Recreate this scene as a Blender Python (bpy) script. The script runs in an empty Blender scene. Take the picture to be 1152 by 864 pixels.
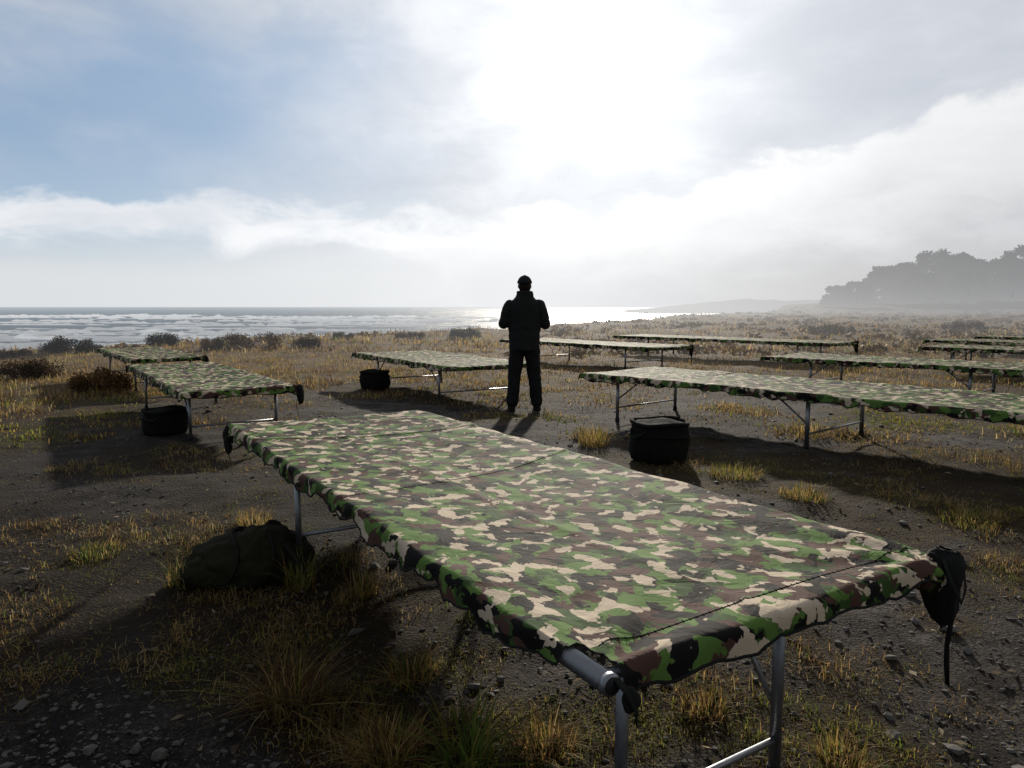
import bpy, bmesh, math, random
import numpy as np
from mathutils import Vector, Matrix, noise
random.seed(7); rng = np.random.default_rng(7)
scene = bpy.context.scene; col = scene.collection
R = math.radians; PI = math.pi; sin = math.sin; cos = math.cos
F0 = 822.0; CH = 1.38; PITCH = math.atan(87/822)
SUN_AZ = R(7.0); SUN_EL = R(17.6)

def at(u, v, z=0.0):
    xc = (u-576)/F0; yc = (432-v)/F0; c = cos(PITCH); s = sin(PITCH)
    d = Vector((xc, c+yc*s, -s+yc*c)); t = (z-CH)/d.z
    return Vector((d.x*t, d.y*t, z))

# ---------------------------------------------------------------- terrain functions
def sstep(a, b, x):
    t = np.clip((np.asarray(x, float)-a)/(b-a), 0, 1); return t*t*(3-2*t)
def vn(x, y, seed=0):
    x = np.asarray(x, float); y = np.asarray(y, float)
    xi = np.floor(x); yi = np.floor(y); fx = x-xi; fy = y-yi
    fx = fx*fx*(3-2*fx); fy = fy*fy*(3-2*fy)
    def h(a, b):
        q = np.sin(a*127.1+b*311.7+seed*74.7)*43758.5453; return q-np.floor(q)
    return (h(xi, yi)*(1-fx)+h(xi+1, yi)*fx)*(1-fy)+(h(xi, yi+1)*(1-fx)+h(xi+1, yi+1)*fx)*fy
def fbm(x, y, seed=0, o=4):
    r = 0; a = .5
    for i in range(o):
        r = r+a*vn(x*2**i+13.7*i, y*2**i+7.1*i, seed+i); a *= .5
    return r/(1-.5**o)
CX = [-900, -60, -25, -16, -14, -10, -1, 10, 25, 60, 97, 300, 900]
CY = [5, 14, 20, 23, 26, 34, 45, 67, 110, 170, 260, 330, 420]
def coast(x): return np.interp(x, CX, CY)
def gz(x, y):
    x = np.asarray(x, float); y = np.asarray(y, float)
    z = -.2*(1-sstep(2, 5.5, y))+.06*(fbm(x*1.6, y*1.6, 3)-.5)+.04*(fbm(x*5, y*5, 6, 3)-.5)
    A = .1*sstep(11, 16, y)+.22*sstep(20, 32, y)+.30*sstep(9, 13, -x)*sstep(8, 13, y)
    z = z+A*(fbm(x/2.2, y/2.2, 11)-.5)
    z = z+.16*sstep(.45, .8, fbm(x/7, y/7, 21))*sstep(22, 34, y)
    z = z+5*np.exp(-((x-140)/55)**2-((y-215)/50)**2)
    d = y-coast(x)+2*(fbm(x/5, y/5, 5)-.5)
    z = z-7.5*sstep(0, 14, d)
    return z
def gzf(x, y): return float(gz(x, y))
def atg(u, v):
    z = 0
    for i in range(8):
        p = at(u, v, z); z = .5*z+.5*gzf(p.x, p.y)
    return Vector((p.x, p.y, gzf(p.x, p.y)))

BLOBS = [(850,528,.9),(1085,565,.9),(960,548,.8),(1140,580,.8),(1030,540,.7),(900,540,.7),(660,490,.35),(60,470,1.3),(120,432,2.2),(230,522,.9),(170,510,.6),
         (240,612,.45),(320,740,.55),(450,745,.42),(430,840,.35),(560,845,.4),(620,830,.3),(970,850,.35),(100,612,.45),(250,680,.35),
         (420,665,.4),(780,790,.3),(30,500,.7),(300,590,.4),(370,640,.4),(480,690,.3),(700,815,.3),(1120,480,.8),(20,430,2.),(860,820,.3),
         (1000,505,.6),(1100,520,.7),(800,500,.4),(560,470,.6),(640,470,.5),(500,450,.7),(60,600,.35),(330,545,.3),(1060,700,.2),(1120,640,.25),
         (700,455,.6),(900,485,.6),(1010,470,.9),(440,445,.8),(90,530,.5),(150,650,.25),(1000,590,.4),(330,455,.5),(820,462,.6),(210,750,.3),(380,800,.35),(900,720,.2)]
BL = [(atg(u, v), r) for u, v, r in BLOBS]
def grassy(x, y):
    x = np.asarray(x, float); y = np.asarray(y, float)
    g = .5*sstep(.48, .66, fbm(x*.8, y*.8, 31))
    edge = fbm(x*2.5, y*2.5, 41)
    for p, r in BL:
        d = np.sqrt((x-p.x)**2+(y-p.y)**2)/r
        g = np.maximum(g, sstep(1.3, .35, d+1.1*(edge-.5)))
    far = sstep(10., 14., y+4*(fbm(x*.4, y*.4, 51)-.5)+.45*np.maximum(-x-2, 0)-.08*np.maximum(x-2, 0))
    g = np.maximum(g, far*sstep(.26, .48, fbm(x*.35, y*.35, 61)+.10))
    return np.clip(g, 0, 1)

# ---------------------------------------------------------------- node helpers
def new_mat(name):
    m = bpy.data.materials.new(name); m.use_nodes = True; nt = m.node_tree; nt.nodes.clear()
    out = nt.nodes.new('ShaderNodeOutputMaterial')
    return m, nt, out
def lk(nt, sock, val):
    if isinstance(val, bpy.types.NodeSocket): nt.links.new(val, sock)
    elif val is not None:
        if isinstance(val, (tuple, list)) and len(val) == 3 and sock.type == 'RGBA': val = (*val, 1)
        sock.default_value = val
def mth(nt, op, a, b=None, c=None, clamp=False):
    n = nt.nodes.new('ShaderNodeMath'); n.operation = op; n.use_clamp = clamp
    for i, q in enumerate((a, b, c)):
        if q is not None: lk(nt, n.inputs[i], q)
    return n.outputs[0]
def mix(nt, f, a, b, mode='MIX'):
    n = nt.nodes.new('ShaderNodeMix'); n.data_type = 'RGBA'; n.blend_type = mode
    lk(nt, n.inputs[0], f); lk(nt, n.inputs[6], a); lk(nt, n.inputs[7], b); return n.outputs[2]
def rng_(nt, v, a, b, lo=0., hi=1., smooth=True):
    n = nt.nodes.new('ShaderNodeMapRange'); n.interpolation_type = 'SMOOTHSTEP' if smooth else 'LINEAR'
    lk(nt, n.inputs[0], v); lk(nt, n.inputs[1], a); lk(nt, n.inputs[2], b); lk(nt, n.inputs[3], lo); lk(nt, n.inputs[4], hi)
    return n.outputs[0]
def comb(nt, x, y, z):
    n = nt.nodes.new('ShaderNodeCombineXYZ')
    for i, q in enumerate((x, y, z)): lk(nt, n.inputs[i], q)
    return n.outputs[0]
def noise_(nt, vec, scale, detail=3, rough=.55, dist=0., out=0):
    n = nt.nodes.new('ShaderNodeTexNoise')
    if vec is not None: nt.links.new(vec, n.inputs['Vector'])
    n.inputs['Scale'].default_value = scale; n.inputs['Detail'].default_value = detail
    n.inputs['Roughness'].default_value = rough; n.inputs['Distortion'].default_value = dist
    return n.outputs[out]
def vor(nt, vec, scale, out='Color'):
    n = nt.nodes.new('ShaderNodeTexVoronoi'); nt.links.new(vec, n.inputs['Vector']); n.inputs['Scale'].default_value = scale
    return n.outputs[out]
def bump(nt, h, strength, dist):
    n = nt.nodes.new('ShaderNodeBump'); n.inputs['Strength'].default_value = strength; n.inputs['Distance'].default_value = dist
    nt.links.new(h, n.inputs['Height']); return n.outputs[0]
def princ(nt, base, rough=.6, metal=0., normal=None, spec=.5):
    n = nt.nodes.new('ShaderNodeBsdfPrincipled'); lk(nt, n.inputs['Base Color'], base)
    lk(nt, n.inputs['Roughness'], rough); lk(nt, n.inputs['Metallic'], metal); lk(nt, n.inputs['Specular IOR Level'], spec)
    if normal is not None: nt.links.new(normal, n.inputs['Normal'])
    return n.outputs[0]
def objco(nt): return nt.nodes.new('ShaderNodeTexCoord').outputs['Object']
def translucent(nt, sh, base, f):
    t = nt.nodes.new('ShaderNodeBsdfTranslucent'); lk(nt, t.inputs[0], base)
    m = nt.nodes.new('ShaderNodeMixShader'); m.inputs[0].default_value = f
    nt.links.new(sh, m.inputs[1]); nt.links.new(t.outputs[0], m.inputs[2]); return m.outputs[0]
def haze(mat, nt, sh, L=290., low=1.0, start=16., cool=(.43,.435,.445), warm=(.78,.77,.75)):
    # coastal mist painted in as emission: brighter sunward, thickens with distance and near ground
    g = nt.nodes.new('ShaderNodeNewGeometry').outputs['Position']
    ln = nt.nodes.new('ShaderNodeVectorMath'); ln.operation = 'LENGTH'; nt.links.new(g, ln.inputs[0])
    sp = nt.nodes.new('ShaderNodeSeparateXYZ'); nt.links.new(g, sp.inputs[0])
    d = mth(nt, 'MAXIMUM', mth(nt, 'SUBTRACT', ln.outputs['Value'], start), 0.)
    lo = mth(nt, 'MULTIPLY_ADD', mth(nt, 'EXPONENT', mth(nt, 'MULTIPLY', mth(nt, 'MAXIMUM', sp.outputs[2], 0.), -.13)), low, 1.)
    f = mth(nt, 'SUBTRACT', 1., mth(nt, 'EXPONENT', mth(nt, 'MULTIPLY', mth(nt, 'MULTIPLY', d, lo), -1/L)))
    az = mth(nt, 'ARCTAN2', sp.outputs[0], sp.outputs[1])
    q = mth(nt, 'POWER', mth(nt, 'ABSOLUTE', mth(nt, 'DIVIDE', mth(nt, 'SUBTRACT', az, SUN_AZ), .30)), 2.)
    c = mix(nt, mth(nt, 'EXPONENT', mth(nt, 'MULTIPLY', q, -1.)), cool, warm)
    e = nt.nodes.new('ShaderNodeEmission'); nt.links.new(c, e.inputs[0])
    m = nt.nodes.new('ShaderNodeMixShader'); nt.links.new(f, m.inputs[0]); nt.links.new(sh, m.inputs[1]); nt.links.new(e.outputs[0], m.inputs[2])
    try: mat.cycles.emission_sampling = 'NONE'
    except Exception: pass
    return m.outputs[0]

# ---------------------------------------------------------------- materials
def mat_ground():
    m, nt, out = new_mat('ground'); p = objco(nt)
    at_ = nt.nodes.new('ShaderNodeAttribute'); at_.attribute_name = 'zone'
    sp = nt.nodes.new('ShaderNodeSeparateColor'); nt.links.new(at_.outputs['Color'], sp.inputs[0])
    def chan(c):
        s = nt.nodes.new('ShaderNodeSeparateColor'); nt.links.new(c, s.inputs[0]); return s.outputs[0]
    g1 = chan(vor(nt, p, 120)); g2 = chan(vor(nt, p, 47)); d1 = vor(nt, p, 70, 'Distance')
    nb = noise_(nt, p, .8, 7, .68); nf = noise_(nt, p, 3.4, 9, .78, .4); nm = noise_(nt, p, 1.9, 8, .72)
    peb = mth(nt, 'MULTIPLY', mth(nt, 'ADD', mth(nt, 'MULTIPLY', g1, .6), mth(nt, 'MULTIPLY', g2, .4)), rng_(nt, nf, .3, .7, .25, 1.3))
    c = mix(nt, mth(nt, 'POWER', peb, 2.2), (.014,.010,.008), (.25,.215,.185))
    sand = mix(nt, nf, (.032,.025,.020), (.155,.128,.105))
    c = mix(nt, mth(nt, 'MULTIPLY', rng_(nt, nb, .42, .62), .65), c, sand)
    c = mix(nt, rng_(nt, nm, .49, .61, 0., .8), c, (.014,.010,.008))
    soil = mix(nt, nf, (.012,.008,.005), (.080,.052,.024))
    gm = rng_(nt, mth(nt, 'ADD', sp.outputs[0], mth(nt, 'MULTIPLY', mth(nt, 'SUBTRACT', nf, .5), .9)), .2, .6)
    c = mix(nt, gm, c, soil)
    c = mix(nt, mth(nt, 'MULTIPLY', sp.outputs[2], .55), c, (.010,.0075,.006))  # shade of the left foreground painted into the base colour
    far = mix(nt, noise_(nt, p, .35, 6, .65), (.042,.028,.013), (.20,.13,.06))
    c = mix(nt, sp.outputs[1], c, far)
    h = mth(nt, 'ADD', mth(nt, 'MULTIPLY', d1, -.35), mth(nt, 'MULTIPLY', nf, 1.8))
    s = princ(nt, c, .92, 0, bump(nt, h, .95, .05), .12)
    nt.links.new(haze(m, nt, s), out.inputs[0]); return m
def mat_camo():
    m, nt, out = new_mat('camouflage_cloth'); p = objco(nt)
    oi = nt.nodes.new('ShaderNodeObjectInfo')
    mp = nt.nodes.new('ShaderNodeVectorMath'); mp.operation = 'ADD'; nt.links.new(p, mp.inputs[0])
    rr = mth(nt, 'MULTIPLY', oi.outputs['Random'], 40.); nt.links.new(comb(nt, rr, rr, 0.), mp.inputs[1])
    sc = nt.nodes.new('ShaderNodeVectorMath'); sc.operation = 'MULTIPLY'; nt.links.new(mp.outputs[0], sc.inputs[0]); sc.inputs[1].default_value = (1.80,1.50,1.80)
    q0 = sc.outputs[0]
    wob = nt.nodes.new('ShaderNodeVectorMath'); wob.operation = 'MULTIPLY_ADD'
    nt.links.new(vor(nt, q0, 22, 'Color'), wob.inputs[0]); wob.inputs[1].default_value = (.028,.028,.028); nt.links.new(q0, wob.inputs[2])
    q = wob.outputs[0]
    def off(v):
        n = nt.nodes.new('ShaderNodeVectorMath'); n.operation = 'ADD'; nt.links.new(q, n.inputs[0]); n.inputs[1].default_value = v; return n.outputs[0]
    def msk(v, scale, thr, det=.6): return rng_(nt, noise_(nt, off(v), scale, det, .40, .4), thr-.006, thr+.006)
    c = mix(nt, msk((3.1,7.7,1.3), 4.8, .53), (.112,.200,.046), (.046,.088,.024))
    c = mix(nt, msk((9.3,2.2,4.1), 5.8, .535), c, (.092,.049,.038))
    c = mix(nt, msk((1.7,5.5,8.2), 6.4, .558), c, (.013,.012,.011))
    c = mix(nt, msk((6.6,1.1,2.9), 7.0, .634), c, (.60,.49,.36))
    c = mix(nt, msk((2.6,9.1,5.9), 7.0, .660), c, (.60,.49,.36))
    dirt = noise_(nt, p, 3.5, 5, .6)
    c = mix(nt, rng_(nt, dirt, .5, .8, 0., .08), c, (.09,.075,.055))
    wv = noise_(nt, p, 420, 1, .5); wr = noise_(nt, p, 6, 5, .62, 1.0)
    nrm = bump(nt, mth(nt, 'ADD', mth(nt, 'MULTIPLY', wv, .03), wr), .50, .025)
    s = princ(nt, c, .78, 0, nrm, .06)
    nt.links.new(translucent(nt, s, c, .10), out.inputs[0]); return m
def mat_simple(name, c1, c2, rough=.7, metal=0., scale=30., bs=.3, bd=.004, spec=.4, hz=None, tr=0.):
    m, nt, out = new_mat(name); p = objco(nt); n = noise_(nt, p, scale, 5, .6); cc = mix(nt, n, c1, c2)
    s = princ(nt, cc, rng_(nt, n, .2, .8, rough-.1, rough+.1), metal, bump(nt, n, bs, bd), spec)
    if tr: s = translucent(nt, s, cc, tr)
    if hz is not None: s = haze(m, nt, s, **hz)
    nt.links.new(s, out.inputs[0]); return m
def mat_foliage(name, tr=.4, rough=.7, hz={}):
    m, nt, out = new_mat(name)
    a = nt.nodes.new('ShaderNodeAttribute'); a.attribute_name = 'tint'
    s = translucent(nt, princ(nt, a.outputs['Color'], rough, 0, None, .15), a.outputs['Color'], tr)
    nt.links.new(haze(m, nt, s, **hz), out.inputs[0]); return m
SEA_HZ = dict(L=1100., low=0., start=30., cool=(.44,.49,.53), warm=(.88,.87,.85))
def mat_sea():
    m, nt, out = new_mat('sea_water'); p = objco(nt)
    def scl(v):
        n = nt.nodes.new('ShaderNodeVectorMath'); n.operation = 'MULTIPLY'; nt.links.new(p, n.inputs[0]); n.inputs[1].default_value = v; return n.outputs[0]
    q = scl((.35,1.,1.))
    big = noise_(nt, q, .07, 5, .65); small = noise_(nt, q, .6, 4, .65)
    f1 = noise_(nt, scl((.55,1.,1.)), .045, 8, .82, 1.0)
    sep = nt.nodes.new('ShaderNodeSeparateXYZ'); nt.links.new(p, sep.inputs[0])
    near = rng_(nt, sep.outputs[1], 50., 500., .09, -.05)
    foam = rng_(nt, mth(nt, 'ADD', f1, near), .60, .68)
    nrm = bump(nt, mth(nt, 'ADD', big, mth(nt, 'MULTIPLY', small, .35)), 1., 3.5)
    s = princ(nt, mix(nt, noise_(nt, scl((.5,1.,1.)), .03, 5, .7), (.030,.050,.066), (.085,.115,.135)), .40, 0, nrm, .4)
    fo = princ(nt, mix(nt, noise_(nt, p, .35, 5, .7), (.65,.68,.70), (.95,.95,.95)), .8)
    mx = nt.nodes.new('ShaderNodeMixShader'); nt.links.new(mth(nt, 'MULTIPLY', foam, .8), mx.inputs[0]); nt.links.new(s, mx.inputs[1]); nt.links.new(fo, mx.inputs[2])
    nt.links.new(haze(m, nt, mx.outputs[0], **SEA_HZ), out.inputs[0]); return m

M_ground = mat_ground(); M_camo = mat_camo(); M_sea = mat_sea()
M_foam = mat_simple('sea_foam', (.90,.91,.92), (.98,.98,.98), .85, 0, .8, .3, .15, .1, dict(L=420., low=0., start=20., cool=(.82,.84,.86), warm=(.95,.94,.92)), .6)  # near-white haze emission in the material lifts the backlit foam
M_alu = mat_simple('brushed_aluminium', (.20,.21,.23), (.36,.37,.39), .45, .9, 60, .1, .001)
M_hem = mat_simple('black_webbing', (.008,.008,.008), (.024,.024,.021), .9, 0, 90, .5, .004, .12)
M_seam = mat_simple('seam_thread', (.030,.034,.020), (.055,.055,.036), .9, 0, 90, .3, .002, .1)
M_olive = mat_simple('olive_canvas', (.010,.010,.006), (.032,.030,.017), .95, 0, 24, .8, .018, .08)
M_tub = mat_simple('black_rubber_tub', (.007,.007,.007), (.020,.019,.016), .95, 0, 25, .6, .012, .06)
M_foot = mat_simple('rubber_foot', (.01,.01,.01), (.02,.02,.02), .8)
M_jacket = mat_simple('dark_jacket_cloth', (.012,.013,.013), (.030,.031,.029), .95, 0, 30, .6, .008, .1)
M_trous = mat_simple('dark_trouser_cloth', (.010,.010,.011), (.024,.024,.024), .95, 0, 30, .6, .008, .1)
M_boot = mat_simple('boot_leather', (.007,.006,.005), (.016,.014,.013), .8, spec=.15)
M_skin = mat_simple('skin', (.22,.13,.09), (.27,.16,.11), .6)
M_hair = mat_simple('hair', (.008,.006,.005), (.02,.015,.010), .8, spec=.15)
M_eye = mat_simple('eye', (.6,.6,.58), (.7,.7,.68), .2)
M_grass = mat_foliage('grass_blades', .55)
M_leaf = mat_foliage('shrub_leaves', .2)
M_tree = mat_foliage('tree_leaves', .1, .8, dict(L=340., low=1.8, cool=(.45,.455,.465)))
M_wood = mat_simple('bark', (.03,.024,.018), (.07,.055,.04), .9, 0, 15, .5, .02, .3, {})
M_stone = mat_simple('pebble', (.02,.018,.016), (.17,.155,.14), .85, 0, 14, .3, .004, .2)
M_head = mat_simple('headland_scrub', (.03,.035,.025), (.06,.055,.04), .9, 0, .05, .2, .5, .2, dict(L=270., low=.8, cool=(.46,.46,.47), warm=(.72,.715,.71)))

# ---------------------------------------------------------------- mesh helpers
def tag(o, label=None, cat=None, group=None, kind=None):
    if label: o['label'] = label
    if cat: o['category'] = cat
    if group: o['group'] = group
    if kind: o['kind'] = kind
    return o
def empty(name, loc, rz=0.):
    o = bpy.data.objects.new(name, None); col.objects.link(o); o.location = loc; o.rotation_euler = (0,0,rz); o.empty_display_size = .1; return o
class MB:
    def __init__(s): s.v = []; s.f = []
    def tube(s, pts, r, n=10, cap=True, flat=1.0):
        pts = [Vector(p) for p in pts]; k = len(pts); rs = r if isinstance(r, (list, tuple)) else [r]*k
        b = len(s.v); prev = None
        for i, p in enumerate(pts):
            t = (pts[min(i+1, k-1)]-pts[max(i-1, 0)]).normalized()
            if prev is None:
                a = Vector((0,0,1)) if abs(t.z) < .9 else Vector((1,0,0)); nr = (a-t*a.dot(t)).normalized()
            else: nr = (prev-t*prev.dot(t)).normalized()
            prev = nr; bb = t.cross(nr)
            for j in range(n):
                an = 2*PI*j/n; s.v.append(p+(nr*cos(an)*flat+bb*sin(an))*rs[i])
        for i in range(k-1):
            for j in range(n):
                s.f.append((b+i*n+j, b+i*n+(j+1) % n, b+(i+1)*n+(j+1) % n, b+(i+1)*n+j))
        if cap:
            s.f.append(tuple(b+j for j in reversed(range(n)))); s.f.append(tuple(b+(k-1)*n+j for j in range(n)))
        return s
    def rings(s, rings, n=24, p=1.0):
        b = len(s.v); k = len(rings)
        for (cx, cy, cz, rx, ry) in rings:
            for j in range(n):
                an = 2*PI*j/n; c = cos(an); q = sin(an)
                s.v.append(Vector((cx+rx*math.copysign(abs(c)**p, c), cy+ry*math.copysign(abs(q)**p, q), cz)))
        for i in range(k-1):
            for j in range(n): s.f.append((b+i*n+j, b+i*n+(j+1) % n, b+(i+1)*n+(j+1) % n, b+(i+1)*n+j))
        s.f.append(tuple(b+j for j in reversed(range(n)))); s.f.append(tuple(b+(k-1)*n+j for j in range(n)))
        return s
    def ell(s, c, r, rot=None, nu=16, nv=10, fn=None):
        c = Vector(c); b = len(s.v)
        def add(p):
            if fn: p = fn(p)
            if rot: p = rot @ p
            s.v.append(c+p)
        add(Vector((0,0,-r[2])))
        for i in range(1, nv):
            ph = -PI/2+PI*i/nv
            for j in range(nu):
                th = 2*PI*j/nu; add(Vector((r[0]*cos(ph)*cos(th), r[1]*cos(ph)*sin(th), r[2]*sin(ph))))
        add(Vector((0,0,r[2]))); last = len(s.v)-1
        for j in range(nu):
            s.f.append((b, b+1+(j+1) % nu, b+1+j)); s.f.append((last, last-nu+j, last-nu+(j+1) % nu))
        for i in range(nv-2):
            for j in range(nu):
                q = b+1+i*nu; s.f.append((q+j, q+(j+1) % nu, q+nu+(j+1) % nu, q+nu+j))
        return s
    def capsule(s, pts, rs, n=14):
        s.tube(pts, rs, n)
        for p, r in zip(pts, rs): s.ell(p, (r, r, r), None, 12, 8)
        return s
    def build(s, name, mat, parent=None, smooth=True):
        me = bpy.data.meshes.new(name); me.from_pydata([tuple(v) for v in s.v], [], s.f)
        me.materials.append(mat)
        if smooth: me.polygons.foreach_set('use_smooth', [True]*len(me.polygons))
        me.update(); o = bpy.data.objects.new(name, me); col.objects.link(o)
        if parent: o.parent = parent
        return o
def np_obj(name, V, faces, mat, tint=None, parent=None, attr='tint', smooth=False):
    me = bpy.data.meshes.new(name); me.from_pydata(V.tolist(), [], faces); me.materials.append(mat)
    if tint is not None:
        ca = me.color_attributes.new(attr, 'FLOAT_COLOR', 'POINT')
        buf = np.ones((len(V), 4), np.float32); buf[:, :3] = tint; ca.data.foreach_set('color', buf.ravel())
    if smooth: me.polygons.foreach_set('use_smooth', [True]*len(me.polygons))
    me.update(); o = bpy.data.objects.new(name, me); col.objects.link(o)
    if parent: o.parent = parent
    return o

# ---------------------------------------------------------------- terrain mesh
def warp(n, k, ext): 
    u = np.linspace(-1, 1, n); return np.sinh(u*k)/np.sinh(k)*ext
gx = warp(401, 6.8, 1000); gy = warp(421, 7.0, 1000)+4.0
X, Y = np.meshgrid(gx, gy); keep = gy > -60; X = X[keep]; Y = Y[keep]; Z = gz(X, Y); ny, nx = X.shape
idx = np.arange(nx*ny).reshape(ny, nx)
fc = np.stack([idx[:-1,:-1], idx[:-1,1:], idx[1:,1:], idx[1:,:-1]], -1).reshape(-1, 4).tolist()
zone = np.zeros((nx*ny, 3)); zone[:, 0] = grassy(X, Y).ravel()
zone[:, 1] = (sstep(10.5, 17, Y+.5*np.maximum(-X-3, 0)-.08*np.maximum(X-3, 0))*sstep(.32, .54, fbm(X*.4, Y*.4, 71)+.1)).ravel()
zone[:, 2] = (sstep(.6, -1.0, X+.10*Y+.8*(fbm(X*1.1, Y*1.1, 77)-.5))*sstep(9.5, 6, Y)).ravel()  # mask for the shade painted into the left foreground ground colour
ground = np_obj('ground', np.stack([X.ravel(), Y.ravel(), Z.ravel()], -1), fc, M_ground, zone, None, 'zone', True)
tag(ground, 'dark gravel and dry grass coastal flat under the cots', 'ground', kind='structure')
mb = MB(); S = 9000
mb.v = [Vector((-S,-20,-4.)), Vector((S,-20,-4.)), Vector((S,S,-4.)), Vector((-S,S,-4.))]; mb.f = [(0,1,2,3)]
tag(mb.build('sea', M_sea, None, False), 'grey blue sea with white breakers out to the horizon', 'sea', kind='structure')
# breaking surf rolling in to the shore: thin broken crests
sv = []; sf = []
for _ in range(150):
    y = math.exp(random.uniform(math.log(62), math.log(460))); x0 = random.uniform(-.85, .0)*y
    ln = random.uniform(.10, .40)*y; hgt = random.uniform(.20, .55)*(1+y/300); wid_ = random.uniform(.8, 2.2)*(1+y/200); sd_ = random.uniform(0, 99); k = 60
    tilt = random.uniform(-.06, .14); b = len(sv)
    for i in range(k):
        t = i/(k-1); x = x0+ln*(t-.5); env = math.sin(PI*t)**.6; nz = .25+1.3*float(fbm(x*.6, sd_, 5, 4))
        brk = max(0, min(1, (float(fbm(x*.18, sd_+7, 3))-.40)*9))
        yy = y-(x-x0)*tilt+4*(float(fbm(x*.07, sd_, 9))-.5)+1.2*(float(fbm(x*.5, sd_, 19))-.5); hh = hgt*env*nz*brk
        ww = wid_*env*nz*(.2+.8*brk)
        for f_, z_ in ((-1., -.03), (-.55, .55), (-.3, 1.), (.1, .55), (1.2, -.03)): sv.append((x, yy+f_*ww*.5, -4.+z_*hh+(.0 if z_ > 0 else -.05)))
    for i in range(k-1):
        for j in range(4): a = b+i*5+j; sf.append((a, a+5, a+6, a+1))
tag(np_obj('surf', np.array(sv), sf, M_foam, None, None, smooth=True), 'white breaking surf rolling in to the shore', 'surf', kind='stuff')
hx = np.linspace(110, 640, 130); hv = []; hf = []
for i, x in enumerate(hx):
    t = (x-110)/530; e = float(sstep(0, .2, t)); hh = 7.*e*(.75+.5*fbm(x*.02, 1.5, 8)) + 2.5*float(fbm(x*.12, 3.3, 9))*e
    for y, k in ((585, -6), (600, .35*hh), (618, .8*hh), (640, hh), (700, hh*.9), (760, -6)): hv.append((x, y+60*(t), k if k == -6 else -1+k))
for i in range(len(hx)-1):
    for j in range(5): a = i*6+j; hf.append((a, a+6, a+7, a+1))
tag(np_obj('headland', np.array(hv), hf, M_head, None, None, smooth=True), 'low misty headland beyond the bay', 'headland', kind='structure')

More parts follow.
